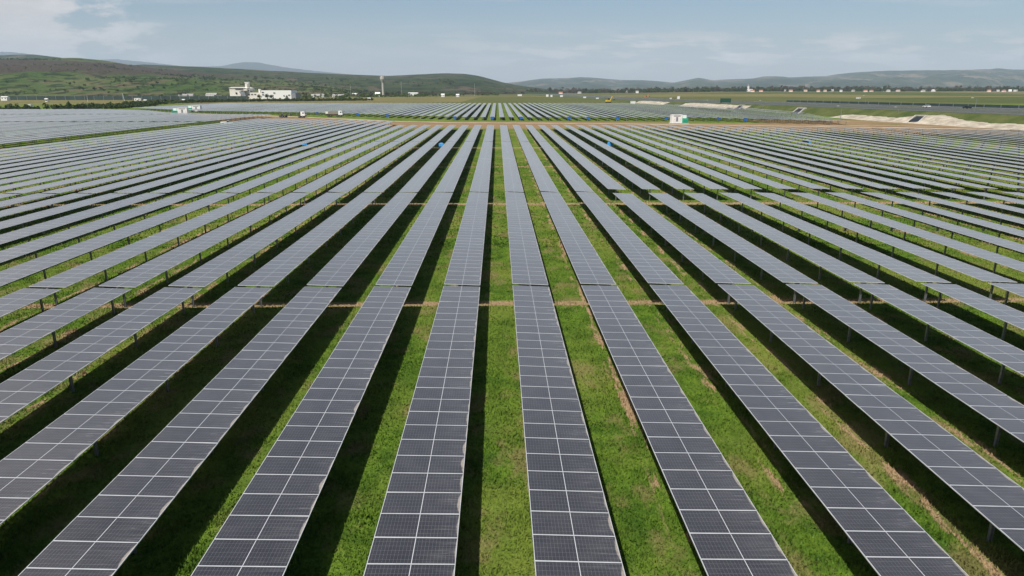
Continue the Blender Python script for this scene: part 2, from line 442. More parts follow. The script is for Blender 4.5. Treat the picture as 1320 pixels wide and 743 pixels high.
def hillmat(name, green, olive, brown, wood, sc, brownband=None, greenband=None):
    m, g, p = mat(name)
    pos = N(g.nt, 'ShaderNodeNewGeometry').outputs['Position']; x, y, z = g.xyz(pos)
    q = g.comb(g.m('MULTIPLY', x, 1.0), g.m('MULTIPLY', y, 0.6), 0.0)
    a = g.noise(q, sc, 6, 0.6); b = g.noise(q, sc * 2.7, 6, 0.62); c = g.noise(q, sc * 9, 5, 0.65)
    col = g.mix(g.step(a, 0.4, 0.6), green, olive)
    col = g.mix(g.step(b, 0.52, 0.60), col, brown)
    col = g.mix(g.m('MULTIPLY', g.step(c, 0.50, 0.56), 0.85), col, wood)
    if brownband:
        zz = g.m('ADD', z, g.m('MULTIPLY', g.m('SUBTRACT', b, 0.5), 60))
        bb = g.m('MULTIPLY', g.band(zz, brownband[0], brownband[1], 7), g.step(x, brownband[2], brownband[3], 1, 0))
        col = g.mix(g.m('MULTIPLY', bb, 0.9), col, g.mix(c, (0.040, 0.029, 0.026), (0.064, 0.046, 0.038)))
    g.put(p.inputs['Base Color'], col); p.inputs['Roughness'].default_value = 1; p.inputs['Specular IOR Level'].default_value = 0.05
    bp = N(g.nt, 'ShaderNodeBump'); bp.inputs['Strength'].default_value = 1.0; bp.inputs['Distance'].default_value = 14.0
    g.put(bp.inputs['Height'], c); g.nt.links.new(bp.outputs[0], p.inputs['Normal'])
    return m
H1 = hillmat('pasture_hill', (0.045, 0.082, 0.018), (0.095, 0.110, 0.040), (0.105, 0.090, 0.050), (0.014, 0.026, 0.009), 0.0030, (62, 128, -1150, -700))
H2 = hillmat('wooded_ridge', (0.026, 0.045, 0.016), (0.050, 0.062, 0.026), (0.090, 0.072, 0.048), (0.013, 0.022, 0.010), 0.0018)
H3 = hillmat('far_ridge', (0.026, 0.040, 0.020), (0.050, 0.060, 0.032), (0.150, 0.120, 0.085), (0.016, 0.026, 0.014), 0.0007)
H4 = hillmat('mountains', (0.030, 0.040, 0.030), (0.040, 0.046, 0.036), (0.050, 0.05, 0.04), (0.022, 0.030, 0.024), 0.0006)
hill('pasture_hillside', [(-260, 92), (-120, 80), (-40, 77), (0, 76.5), (60, 76), (100, 75.5), (130, 78), (160, 83), (210, 90), (280, 96), (340, 100), (400, 106), (450, 113), (500, 119), (560, 124)], 1150, 3000, 3800, H1, 'green pasture hillside with a brown wooded band at left', 0.16, 200, 46, 1.15)
hill('grey_green_hill', [(-260, 80), (-100, 72), (0, 72), (20, 71), (45, 70.5), (75, 74), (110, 79), (160, 88)], 3400, 5200, 6200, H2, 'grey green hilltop behind the pasture hillside at far left', 0.1, 80, 20)
hill('wooded_ridge', [(60, 100), (130, 88), (185, 84), (210, 85), (250, 86.5), (300, 89), (350, 92), (400, 94.5), (450, 96.5), (500, 98.5), (540, 96.5), (575, 95), (600, 96), (618, 98.5), (635, 103), (650, 107), (672, 111), (720, 117)], 1900, 4300, 5600, H2, 'dark wooded ridge ending in the middle of the horizon', 0.10, 200, 36, 1.0)
hill('blue_mountains', [(-200, 74), (-60, 70), (0, 67.5), (15, 67), (45, 71), (70, 75), (110, 80), (130, 77), (150, 76.5), (185, 80), (215, 83), (240, 86), (265, 86), (285, 85.5), (300, 82.5), (315, 80), (330, 80.5), (350, 84), (375, 88), (400, 91), (440, 95), (480, 99), (560, 106)], 12000, 18000, 20000, H4, 'faint blue mountains on the left horizon', 0.06, 200, 18)
hill('central_ridge', [(560, 112), (640, 108), (670, 105.5), (700, 101.5), (730, 101), (750, 99.5), (772, 101), (800, 103.5), (830, 103.5), (855, 105.5), (880, 107.5), (930, 110)], 7000, 12500, 14500, H3, 'low hazy hills right of the middle of the horizon', 0.14, 130, 24)
hill('right_ridge', [(840, 110), (862, 108), (880, 104.5), (893, 102), (900, 100.3), (908, 101.8), (920, 104), (938, 102.5), (955, 102), (970, 101.5), (985, 98.8), (1000, 98.3), (1018, 100), (1045, 98.8), (1065, 98.5), (1080, 95.8), (1110, 93), (1145, 91.5), (1180, 91), (1240, 90.5), (1275, 89.5), (1288, 88.2), (1298, 89.5), (1340, 91), (1420, 90), (1560, 96)], 6500, 11500, 13500, H3, 'long hazy ridge along the right horizon', 0.14, 240, 26)

# ------------------------------------------------------------------ raised highway on the right
EDGE = [(203, 60), (200, 160), (198, 263), (192, 320), (188, 474), (168, 629), (145, 830), (121, 1150), (102, 1582), (86, 2150)]
EY = np.array([b for a, b in EDGE], float); EX = np.array([a for a, b in EDGE], float)
def edge_x(y): return float(np.interp(y, EY, EX))
def hz(x, y): return max(5.5, Tz(x, y) + 1.0)
rowsV = []; ys = list(np.arange(60, 900, 12)) + list(np.arange(900, 2150, 50))
offs = [(-9, None), (-8, 0.12), (0, 1), (100, 1), (114, None)]
for y in ys:
    ex = edge_x(y)
    for oX, t in offs:
        x = ex + oX; base = Tz(x, y)
        z = base - 0.3 if t is None else base + (hz(ex, y) - base) * t
        rowsV.append((x, y, z))
tag(np_mesh('embankment', rowsV, grid_faces(len(ys), len(offs)), M['bankgrass']), 'grassy embankment carrying the highway on the right', 'embankment', kind='structure')
def off_pts(oX, y0=60, y1=2100): return [(edge_x(y) + oX, y) for y in list(np.arange(y0, min(900, y1), 40)) + list(np.arange(900, y1, 120))]
hzz = lambda x, y: hz(edge_x(y), y)
ribbon('service_road', off_pts(9), 11, M['asphalt'], 0.05, hzz, label='grey service road along the top of the embankment', cat='road')
ribbon('highway', off_pts(47), 27, M['asphalt'], 0.06, hzz, label='wide grey highway on the right', cat='highway')
ribbon('highway', off_pts(84), 22, M['asphalt'], 0.06, hzz, label='further carriageway of the highway', cat='highway')
for k_, o_ in enumerate((34.5, 59.5, 74, 94)):
    ribbon('road_marking', off_pts(o_), 0.35, M['mark'], 0.075, hzz, label='white edge line of the highway, number %s from the solar field' % ('one', 'two', 'three', 'four')[k_], cat='road marking')
# pale gravel banks at the toe of the embankment
def gravel_bank(name, y0, y1, mound, label, h0=1.5, wid=9):
    Vv = []; n = 130
    for i in range(n + 1):
        y = y0 + (y1 - y0) * i / n; ex = edge_x(y) - 8
        e = min(1, min(i, n - i) / 4)
        hh = (h0 + mound(y)) * e + 0.15 * fbm(y, 3, 9)
        for t, hf in ((-wid, -0.15), (-wid * 0.8, 0.05), (-wid * 0.45, 0.45), (-wid * 0.15, 0.9), (2.2, 1.0), (6.5, 1.05), (8.2, 0.2)):
            x = ex + t + 0.7 * fbm(t, y, 5)
            Vv.append((x, y, Tz(x, y) + hh * hf + (0.30 * fbm(x, y, 3.5) if hf > .1 else 0)))
    return tag(np_mesh(name, Vv, grid_faces(n + 1, 7), M['gravel'], smooth=True), label, 'gravel bank', kind='structure')
gravel_bank('gravel_bank', 200, 372, lambda y: 1.9 * math.exp(-((y - 300) / 14) ** 2), 'pale gravel bank with a mound below the right embankment')
gravel_bank('gravel_bank', 500, 610, lambda y: 0.4, 'small pale gravel slope below the embankment behind the rear panels', 2.2, 8)
gravel_bank('gravel_bank', 660, 735, lambda y: 0.2, 'thin pale strip beyond the rear panels', 2.0, 7)
def culvert(y, label, s=1.0):
    ex = edge_x(y) - 8; r = empty('culvert', (ex - 3.5, y, Tz(ex, y))); tag(r, label, 'culvert', 'culverts under the highway')
    b = MB(); b.prism([(-4 * s, 0), (-3.4 * s, 0), (1.5 * s, 3.4 * s), (1.5 * s, 3.8 * s), (0.9 * s, 3.8 * s)], -3.2 * s, -2.7 * s); b.prism([(-4 * s, 0), (-3.4 * s, 0), (1.5 * s, 3.4 * s), (1.5 * s, 3.8 * s), (0.9 * s, 3.8 * s)], 2.7 * s, 3.2 * s)
    b.box((0, 1.8 * s, 3.5 * s), (6.6 * s, 0.7, 0.7)); w_ = b.build('wing_wall', M['concrete'], r)
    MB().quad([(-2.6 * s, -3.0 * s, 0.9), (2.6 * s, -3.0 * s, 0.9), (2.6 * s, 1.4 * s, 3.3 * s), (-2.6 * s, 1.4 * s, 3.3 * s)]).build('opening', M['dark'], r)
    r.rotation_euler.z = R(-75)
culvert(301, 'concrete culvert mouth with a dark opening in the gravel mound', 0.9)
culvert(412, 'concrete culvert frame on the grass embankment between the gravel banks', 1.0)
culvert(500, 'concrete culvert mouth at the near end of the small gravel slope', 0.9)
def guard(oX, y0, y1, label):
    r = empty('guard_rail', (edge_x(y0) + oX, y0, hz(edge_x(y0), y0))); L0 = Vector(r.location); b = MB(); pb = MB(); y = y0
    pts = []
    while y < y1: pts.append(Vector((edge_x(y) + oX, y, hzz(0, y))) - L0); y += 8
    for p0, p1 in zip(pts[:-1], pts[1:]):
        b.quad([p0 + Vector((0, 0, .45)), p1 + Vector((0, 0, .45)), p1 + Vector((0, 0, .8)), p0 + Vector((0, 0, .8))])
        b.quad([p0 + Vector((.08, 0, .45)), p0 + Vector((.08, 0, .8)), p1 + Vector((.08, 0, .8)), p1 + Vector((.08, 0, .45))])
        b.quad([p0 + Vector((0, 0, .8)), p1 + Vector((0, 0, .8)), p1 + Vector((.08, 0, .8)), p0 + Vector((.08, 0, .8))])
        for t in (0, 0.5): pb.box(tuple(p0.lerp(p1, t) + Vector((.15, 0, .35))), (.1, .1, .8))
    b.build('rail', M['steel'], r); tag(pb.build('post', M['steel'], r), kind='stuff'); tag(r, label, 'guard rail', 'guard rails of the highway')
guard(2.2, 180, 900, 'steel guard rail nearest the solar field along the embankment edge')
guard(17, 180, 900, 'steel guard rail on the far side of the service road')
guard(32, 180, 1100, 'steel guard rail on the near side of the highway')
def barrier(x0, y0, x1, y1, h, label, zf=Tz, m='netting', name='noise_barrier'):
    r = empty(name, (x0, y0, zf(x0, y0))); n = max(2, int(math.hypot(x1 - x0, y1 - y0) / 12)); a = math.atan2(y1 - y0, x1 - x0); L = math.hypot(x1 - x0, y1 - y0)
    b = MB(); pb = MB()
    for i in range(n):
        t = (i + .5) / n; x = x0 + (x1 - x0) * t; y = y0 + (y1 - y0) * t; z = zf(x, y) - r.location.z
        b.box((x - x0, y - y0, z + h / 2 - .3), (L / n - .05, .25, h + .6), rz=a)
        t = i / n; x = x0 + (x1 - x0) * t; y = y0 + (y1 - y0) * t; z = zf(x, y) - r.location.z
        pb.box((x - x0, y - y0, z + h / 2), (.4, .5, h + .3), rz=a)
    b.build('panel', M[m], r); tag(pb.build('post', M['steel'], r), kind='stuff'); tag(r, label, 'barrier')
barrier(edge_x(330) + 97, 330, edge_x(640) + 97, 640, 1.6, 'dark green barrier on the far side of the highway', hzz)

# ------------------------------------------------------------------ solar trackers
W = 2.38; LM = 1.14; HT = 1.6; TILT = R(2.2)
def module_mesh():
    b = MB(); l = 1.134; w2 = W / 2; fr = .018; t = .035
    x0, x1, y0, y1 = -w2, w2, 0.003, l + .003; z = .04
    a, b_, c_, d_ = x0 + fr, x1 - fr, y0 + fr, y1 - fr
    b.quad([(a, c_, z - .004), (b_, c_, z - .004), (b_, d_, z - .004), (a, d_, z - .004)], 1, [(.012, .024), (.988, .024), (.988, .976), (.012, .976)])
    for q in ([(x0, y0), (x1, y0), (b_, c_), (a, c_)], [(x1, y0), (x1, y1), (b_, d_), (b_, c_)], [(x1, y1), (x0, y1), (a, d_), (b_, d_)], [(x0, y1), (x0, y0), (a, c_), (a, d_)]):
        b.quad([(x, y, z) for x, y in q])
    P = [(x0, y0), (x1, y0), (x1, y1), (x0, y1)]
    for i in range(4):
        j = (i + 1) % 4; b.quad([(*P[i], z - t), (*P[j], z - t), (*P[j], z), (*P[i], z)])
    b.quad([(x0, y1, z - t), (x1, y1, z - t), (x1, y0, z - t), (x0, y0, z - t)], 2)
    return b
MOD = module_mesh().mesh('solar_module', [M['alu'], M['glass'], M['under']])
def deck_mb(b, n, y0, M4=None, v0=0):
    w2 = W / 2; z = .04; t = .035; y1 = y0 + n * LM
    f = (lambda p: tuple(M4 @ Vector(p))) if M4 else (lambda p: p)
    P = [(-w2, y0), (w2, y0), (w2, y1), (-w2, y1)]
    b.quad([f((*q, z)) for q in P], 1, [(0, v0), (1, v0), (1, v0 + n), (0, v0 + n)])
    for i in range(4):
        j = (i + 1) % 4; b.quad([f((*P[i], z - t)), f((*P[j], z - t)), f((*P[j], z)), f((*P[i], z))])
    b.quad([f((*q, z - t)) for q in reversed(P)], 2)
    return b
DECKC = {}
def deck_mesh(n, gap):
    k = (n, gap)
    if k not in DECKC:
        b = MB()
        if gap: h = n // 2; deck_mb(b, h, 0); deck_mb(b, n - h, h * LM + gap, None, h)
        else: deck_mb(b, n, 0)
        DECKC[k] = b.mesh('module_deck', [M['alu'], M['glass'], M['under']])
    return DECKC[k]
def post_mesh():
    b = MB(); h = HT
    b.box((-.05, 0, h / 2 - .2), (.012, .11, h + .3)); b.box((.05, 0, h / 2 - .2), (.012, .11, h + .3)); b.box((0, 0, h / 2 - .2), (.09, .012, h + .3))
    b.box((0, 0, h - .06), (.2, .16, .12))
    return b.mesh('post', M['steel'])
POST = post_mesh()
def tube_mesh(L):
    b = MB(); b.tube((0, -.12, -.10), (0, L + .12, -.10), .065, n=6); return b.mesh('torque_tube', M['steel'])
TUBEC = {}
def motor_mesh():
    b = MB(); b.box((0, 0, -.28), (.22, .3, .26)); b.tube((.1, 0, -.28), (.42, 0, -.34), .07); b.box((-.2, .1, -.5), (.14, .2, .3)); return b.mesh('drive_motor', M['steel'])
MOTOR = motor_mesh()
# block limits
def near2(x): return float(np.interp(x, [-260, -180, -106, -20, 0, 94, 142, 155, 180], [505, 432, 402, 338, 334, 326, 282, 330, 420]))
def end1(x): return float(np.interp(x, [-108, -98, -63, -42, -41, 50, 95, 130, 170, 190], [318, 316, 300, 290, 253, 253, 236, 229, 220, 214]))
def endL(x): return float(np.interp(x, [-500, -330, -262, -215, -185, -150, -118], [430, 466, 470, 440, 400, 385, 372]))
def end2(x): return float(np.interp(x, [-260, -252, -100, 100, 138, 160, 180], [560, 660, 657, 657, 650, 556, 470]))
SPEC = []   # (row k, X, y0, n, section)
for k in range(-24, 42):
    x = 2.12 + 4.51 * k
    wide = k >= 3
    SPEC.append((k, x, -0.3, 38, 0)); SPEC.append((k, x, 43.5, 37 if wide else 38, 1))
    SPEC.append((k, x, 89.5 if wide else 87.6, 74 if wide else 75, 2))
    e = end1(x)
    SPEC.append((k, x, 174.4, int((e - 174.4) / LM), 3))
for k in range(-118, -26):
    x = 2.12 + 4.51 * k; e = endL(x)
    for a, b in ((110, 197), (197.6, 283), (287, 374), (378, 470)):
        b2 = min(b, e)
        if b2 - a > 12: SPEC.append((k, x, a, int((b2 - a) / LM), 4))
for k in range(-57, 39):
    x = 2.12 + 4.51 * k; a = near2(x); e = end2(x)
    first = True
    while e - a > 10:
        L = 36 if first else 88
        L = min(L, e - a)
        if L > 8: SPEC.append((k, x, a, int(L / LM), 5))
        a += L + (1.2 if first else 1.0); first = False
def proj(x, y, z):
    v = Vector((x, y, z - CAMZ)); cy, sy = math.cos(YAW), math.sin(YAW)
    rx = v.x * cy - v.y * sy; fy = v.x * sy + v.y * cy
    dep = fy * math.cos(PITCH) - v.z * math.sin(PITCH); up = fy * math.sin(PITCH) + v.z * math.cos(PITCH)
    if dep < .5: return None
    return 660 + F * rx / dep, 371.5 - F * up / dep
def size(s):
    k, x, y0, n, sec = s; L = n * LM; tot = 0
    for i in range(24):
        ya = y0 + L * i / 24; yb = y0 + L * (i + 1) / 24
        if ya < 2: continue
        ps = [proj(x + q, yy, Tz(x, yy) + HT) for q, yy in ((-W / 2, ya), (W / 2, ya), (W / 2, yb), (-W / 2, yb))]
        if any(p is None for p in ps): continue
        cx = sum(p[0] for p in ps) / 4; cy = sum(p[1] for p in ps) / 4
        if not (-20 < cx < 1340 and -20 < cy < 763): continue
        a = 0
        for i2 in range(4): a += ps[i2][0] * ps[(i2 + 1) % 4][1] - ps[(i2 + 1) % 4][0] * ps[i2][1]
        tot += abs(a) / 2
    return tot
SPEC = [(size(s), s) for s in SPEC]; 
SPEC.sort(key=lambda t: -t[0])
vis = [s for a, s in SPEC if a > 0.5]
hid = [s for a, s in SPEC if a <= 0.5 and (s[4] < 2 and abs(s[1]) < 60)]     # just outside the frame: for other viewpoints
INDIV = vis[:300]; REST = vis[300:] + hid
ORD = ['zeroth', 'first', 'second', 'third', 'fourth', 'fifth', 'sixth', 'seventh', 'eighth', 'ninth', 'tenth', 'eleventh', 'twelfth', 'thirteenth', 'fourteenth', 'fifteenth', 'sixteenth', 'seventeenth', 'eighteenth', 'nineteenth']
TENS = {2: ('twenty', 'twentieth'), 3: ('thirty', 'thirtieth'), 4: ('forty', 'fortieth'), 5: ('fifty', 'fiftieth'), 6: ('sixty', 'sixtieth'), 7: ('seventy', 'seventieth'), 8: ('eighty', 'eightieth'), 9: ('ninety', 'ninetieth'), 10: ('hundred', 'hundredth'), 11: ('hundred and ten', 'hundred and tenth')}
def ordw(n):
    if n < 20: return ORD[n]
    t, u = divmod(n, 10); return TENS[t][1] if u == 0 else '%s-%s' % (TENS[t][0], ORD[u])
SECN = ['panel row in the nearest section', 'panel row in the second section back', 'panel row in the long middle section', 'panel row in the last section before the dirt road',
        'panel row of the left block across the lane', 'panel row of the rear block beyond the dirt road']
def seclabel(s):
    k, x, y0, n, sec = s
    side = ('right', k + 1) if k >= 0 else ('left', -k)
    if sec < 4:
        return '%s %s of centre, %s' % (ordw(side[1]), side[0], SECN[sec])
    if sec == 4:
        part = {110: 'front', 197.6: 'middle', 287: 'rear', 378: 'hindmost'}[y0]
        return '%s row left of the green lane, %s stretch of the left block' % (ordw(-k - 26), part)
    st = int((y0 - near2(x)) // 60); part = ['front', 'second', 'third', 'fourth', 'fifth', 'sixth'][min(5, max(0, 0 if y0 - near2(x) < 5 else 1 + int((y0 - near2(x) - 30) // 85)))]
    return 'rear block beyond the dirt road, %s row %s of centre, %s stretch' % (ordw(side[1]), side[0], part)
def pose(s):
    k, x, y0, n, sec = s; L = n * LM; z0 = Tz(x, y0); z1 = Tz(x, y0 + L)
    return Vector((x, y0, z0)), math.atan2(z1 - z0, L), L
trk_rnd = {}
def tilt_of(s):
    r_ = random.Random(s[0] * 17 + int(s[2]))
    return TILT + R(r_.gauss(0, 0.4 if s[4] < 2 else 0.9))
for s in INDIV:
    k, x, y0, n, sec = s; loc, slope, L = pose(s)
    root = empty('solar_tracker', loc, (slope, 0, 0))
    tag(root, seclabel(s), 'solar panel row', ['solar panel rows in the front block', 'solar panel rows in the left block', 'solar panel rows in the rear block'][max(0, sec - 3)])
    tl = tilt_of(s)
    if sec < 2:
        for i in range(n):
            jr = random.gauss(0, R(0.12))
            link_mesh('solar_module', MOD, root, (0, i * LM, HT), (random.gauss(0, R(0.10)), tl + jr, 0))
    else:
        link_mesh('module_deck', deck_mesh(n, .28 if sec == 2 else 0), root, (0, 0, HT), (0, tl, 0))
    if sec < 4:
        if round(L, 1) not in TUBEC: TUBEC[round(L, 1)] = tube_mesh(L)
        link_mesh('torque_tube', TUBEC[round(L, 1)], root, (0, 0, HT))
        yy = 0.6
        while yy < L: link_mesh('post', POST, root, (0, yy, 0)); yy += 6.05
        link_mesh('drive_motor', MOTOR, root, (0, L / 2 - (.5 if sec != 2 else 0), HT))
    else:
        b = MB(); yy = .8
        while yy < L: b.box((0, yy, HT / 2 - .2), (.12, .12, HT + .2)); yy += 6.05
        o = b.build('post_row', M['steel'], root); tag(o, kind='stuff')
b = MB()
for s in REST:
    k, x, y0, n, sec = s; loc, slope, L = pose(s)
    M4 = Matrix.Translation(loc + Vector((0, 0, HT))) @ Matrix.Rotation(slope, 4, 'X') @ Matrix.Rotation(tilt_of(s), 4, 'Y')
    deck_mb(b, n, 0, M4, random.randint(0, 500))
    yy = .8
    while yy < L:
        b.box((x, y0 + yy, Tz(x, y0 + yy) + HT / 2 - .2), (.12, .12, HT + .2), 0); yy += 6.05
tag(b.build('solar_tracker_field', [M['alu'], M['glass'], M['under']]), 'remaining small distant solar panel rows of the left and rear blocks', 'solar panel rows', kind='stuff')

# ------------------------------------------------------------------ blue sheeted boxes and cabinets
def blue_cover(x, y, label, s=1.0):
    z = Tz(x, y); s *= 0.72; r = empty('covered_box', (x, y, z)); tag(r, label, 'covered box', 'light blue sheeted boxes in the front block')
    bm_ = MB(); bm_.box((0, 0, 1.25 * s), (2.0 * s, 1.5 * s, 1.0 * s), taper=.8)
    bm_.box((0, 0, 1.83 * s), (1.3 * s, 1.0 * s, .22 * s), taper=.6); bm_.box((.2, -.1, .85 * s), (2.15 * s, 1.65 * s, .25 * s))
    bm_.build('tarpaulin', M['lblue'], r)
    b = MB()
    for sx in (-.7, .7):
        for sy in (-.5, .5): b.box((sx * s, sy * s, .4), (.1, .1, .9))
    b.build('stand', M['steel'], r)
blue_cover(28.2, 174.2, 'light blue sheeted box in the gap right of centre')
blue_cover(-13.9, 172.4, 'light blue sheeted box between rows left of centre')
blue_cover(79.8, 178.5, 'light blue sheeted box among the dense rows at right', 1.2)
blue_cover(-49, 178, 'pale blue sheeted box among the dense rows at left', .9)
def cabinet(px, label):
    r_ = (px - 641) / 915.0; D = 330.0
    for _ in range(6): D = near2(r_ * D) - 1.2
    x = 2.12 + 4.51 * round((r_ * D - 2.12) / 4.51)
    root = empty('combiner_cabinet', (x, D, Tz(x, D))); tag(root, label, 'cabinet', 'blue cabinets at the front ends of the rear block')
    MB().box((0, 0, 1.25), (1.5, .5, .95)).box((0, 0, 1.78), (1.7, .8, .1)).build('housing', M['blue'], root)
    MB().box((-.5, 0, .4), (.1, .1, .85)).box((.5, 0, .4), (.1, .1, .85)).build('leg', M['steel'], root)
    MB().box((0, -.27, 1.25), (1.3, .03, .75)).build('door', M['blue'], root)
for px, lb in ((403, 'beside the tipper truck'), (458, 'right of the tipper truck'), (500, 'below the water tower'), (590, 'leftmost of those with clear row ends'), (640, 'straight ahead of the middle rows'), (677, 'just right of the straight middle rows'), (735, 'midway to the green and white station'), (762, 'left of the station, between two rows'), (803, 'nearer the green and white station'), (862, 'touching the left side of the station'), (926, 'first right of the station'), (965, 'second right of the station'), (1087, 'near the right corner of the rear block')):
    cabinet(px, 'blue cabinet under a rear block row end, ' + lb)

# ------------------------------------------------------------------ transformer stations
def station(px, D, w_, h, label, flip=False, rz=0.0):
    x = col_x(px, D); r = empty('transformer_station', (x, D, Tz(x, D) - .05), (0, 0, rz)); tag(r, label, 'transformer station', 'green and white transformer stations')
    s = -1 if flip else 1
    MB().box((0, 0, .25), (w_ + .6, 3.4, .5)).build('plinth', M['concrete'], r)
    bd = MB().box((s * w_ * .17, 0, .5 + h / 2), (w_ * .62, 2.6, h)); bd.build('container', M['white'], r)
    for k_ in (-1, 0, 1):
        dd = MB().box((s * w_ * .17 + k_ * w_ * .18, -1.32, .5 + h * .45), (w_ * .12, .04, h * .55)).build('door', M['grey'] if k_ == 0 else M['white'], r)
        MB().box((s * w_ * .17 + k_ * w_ * .18 + .25, -1.36, .5 + h * .45), (.06, .05, .3)).build('handle', M['dark'], dd)
    MB().box((s * w_ * .17, 0, .5 + h + .06), (w_ * .64, 2.75, .12)).build('roof', M['white'], r)
    MB().box((-s * w_ * .32, -.3, .5 + h * .27), (w_ * .34, 2.6, h * .54)).box((-s * w_ * .32, -.3, .5 + h * .56), (w_ * .36, 2.8, .1)).build('transformer_tank', M['green'], r)
    b = MB()
    for k_ in range(7): b.box((-s * w_ * .32 - w_ * .13 + k_ * w_ * .043, -1.7, .5 + h * .27), (.06, .3, h * .4))
    b.build('cooling_fins', M['green'], r)
    MB().box((-s * w_ * .34, .5, .5 + h * .75), (w_ * .22, 1.2, h * .42)).build('switch_cabinet', M['white'], r)
    b = MB().box((s * w_ * .17, -1.33, .5 + h * .86), (w_ * .4, .04, .25)); b.build('vent', M['dark'], r)
station(878.5, 297, 7.2, 3.3, 'green and white station alone by the dirt road right of centre', True, R(4))
station(233.5, 412, 8.8, 3.3, 'nearer of the two left stations, green part at its left', False, R(3))
station(252, 470, 8.6, 3.3, 'farther of the two left stations, behind the nearer one', False, R(3))

# ------------------------------------------------------------------ vehicles
def wheel(parent, x, y, r, wd=.3):
    b = MB().tube((x, y - wd / 2, r), (x, y + wd / 2, r), r, n=14); w_ = b.build('wheel', M['tyre'], parent)
    MB().tube((x, y - wd / 2 - .02, r), (x, y - wd / 2, r), r * .5, n=10).build('rim', M['steel'], w_)
def truck(x, y, rz, kind, label):
    r = empty('truck', (x, y, Tz(x, y) + .1), (0, 0, rz)); tag(r, label, 'truck')
    cabx = 3.2
    cb = MB().prism([(cabx - 1.1, .9), (cabx + 1.1, .9), (cabx + 1.15, 1.9), (cabx + .85, 3.0), (cabx - 1.1, 3.0)], -1.2, 1.2, axis='Y').build('cab', M['white'], r)
    MB().quad([(cabx + 1.17, -1.05, 1.95), (cabx + 1.17, 1.05, 1.95), (cabx + .88, .95, 2.8), (cabx + .88, -.95, 2.8)]).build('windscreen', M['glassd'], cb)
    MB().box((cabx + .3, -1.22, 2.3), (.8, .04, .6)).build('window', M['glassd'], cb)
    MB().box((cabx, 0, .85), (2.4, 2.3, .45)).build('bumper', M['maroon'], r)
    if kind == 'tip':
        MB().prism([(-4.4, 1.3), (1.9, 1.3), (2.0, 2.9), (-4.6, 2.7)], -1.25, 1.25, axis='Y').build('tipper_body', M['tipper'], r)
        MB().box((-4.62, 0, 2.0), (.12, 2.4, 1.4)).box((-4.0, -1.28, 2.1), (1.3, .05, 1.1)).build('tailgate', M['cream'], r)
        MB().box((-.8, 0, 1.0), (7.4, 1.1, .35)).box((-.8, -1.1, .85), (3, .1, .5)).build('chassis', M['chassis'], r)
        for wx in (3.1, 1.4, -2.2, -3.5):
            for wy in (-1.05, 1.05): wheel(r, wx, wy, .52)
    else:
        MB().box((-4.2, 0, 1.0), (11.5, 2.4, .22)).build('flatbed', M['maroon'], r)
        MB().box((1.75, 0, 1.9), (.35, 2.3, 2.1)).build('headboard', M['maroon'], r)
        b = MB()
        for q in range(3): b.box((-8.6 + q * 2.4, 0, 1.35), (.2, 2.3, .5))
        b.build('load_bolster', M['tipper'], r)
        for wx in (3.1, 1.2, -6.6, -7.9, -9.2):
            for wy in (-1.05, 1.05): wheel(r, wx, wy, .5)
truck(col_x(383, 368), 368, R(-8), 'flat', 'white cabbed truck with an empty flat trailer on the dirt road')
truck(col_x(431, 380), 380, R(-2), 'tip', 'tipper truck with brown body and white cab near rear block')
def car(x, y, z, rz, paint, label, kind='car', L=4.4):
    r = empty('parked_pickup' if kind == 'pickup' else 'car', (x, y, z), (0, 0, rz)); tag(r, label, 'pickup' if kind == 'pickup' else 'car')
    h = L / 2
    MB().prism([(-h, .35), (h, .35), (h, .75), (h * .55, .95), (-h, 1.0)], -.88, .88, axis='Y').build('body', paint, r)
    if kind == 'pickup': pr = [(-.1, .98), (h * .55, .93), (h * .25, 1.6), (0, 1.62)]
    else: pr = [(-h * .9, .98), (h * .5, .93), (h * .12, 1.42), (-h * .62, 1.42)]
    cb = MB().prism(pr, -.78, .78, axis='Y').build('cabin', M['glassd'], r)
    MB().box(((pr[2][0] + pr[3][0]) / 2, 0, pr[2][1] + .02), (abs(pr[2][0] - pr[3][0]) + .1, 1.5, .06)).build('roof', paint, cb)
    if kind == 'pickup': MB().box((-h * .55, .8, 1.1), (h * .85, .06, .3)).box((-h * .55, -.8, 1.1), (h * .85, .06, .3)).box((-h + .05, 0, 1.1), (.06, 1.6, .3)).build('load_bed', paint, r)
    for wx in (-h * .62, h * .64):
        for wy in (-.82, .82): wheel(r, wx, wy, .33, .22)
xv = -111.5; yv = 292
car(xv, yv, Tz(xv, yv) + .05, R(12), M['white'], 'white pickup parked on the green lane at left', 'pickup', 5.0)
def on_hw(px, y): return col_x(px, y), y, hz(edge_x(y), y) + .06
car(*on_hw(1204, 402), R(92), M['white'], 'white car on the highway left of the black car', L=5.0)
car(*on_hw(1258, 372), R(92), M['carblack'], 'black car on the highway right of the white car', L=4.8)

# ------------------------------------------------------------------ poles, signs
def pole(px, D, h, label, lamp=True, lean=0.0, r0=.14):
    x = col_x(px, D); z = hz(edge_x(D), D) if x > edge_x(D) - 1 and D < 2000 and x < edge_x(D) + 100 else Tz(x, D)
    r = empty('street_lamp' if lamp else 'utility_pole', (x, D, z), (0, lean, 0)); tag(r, label, 'street lamp' if lamp else 'utility pole')
    MB().tube((0, 0, -.3), (0, 0, h), r0, r0 * .6).build('pole', M['white' if not lamp else 'steel'], r)
    if lamp:
        MB().tube((0, 0, h), (-1.6, 0, h + .25), .07).build('arm', M['steel'], r); MB().box((-1.9, 0, h + .25), (.9, .35, .16)).build('lamp_head', M['white'], r)
    else:
        MB().box((0, 0, h - .6), (2.2, .15, .15)).build('crossarm', M['steel'], r)
pole(895, 700, 12, 'thin lamp pole left of the dark green sign')
pole(917, 560, 5.5, 'short white topped lamp pole right beside the dark green sign')
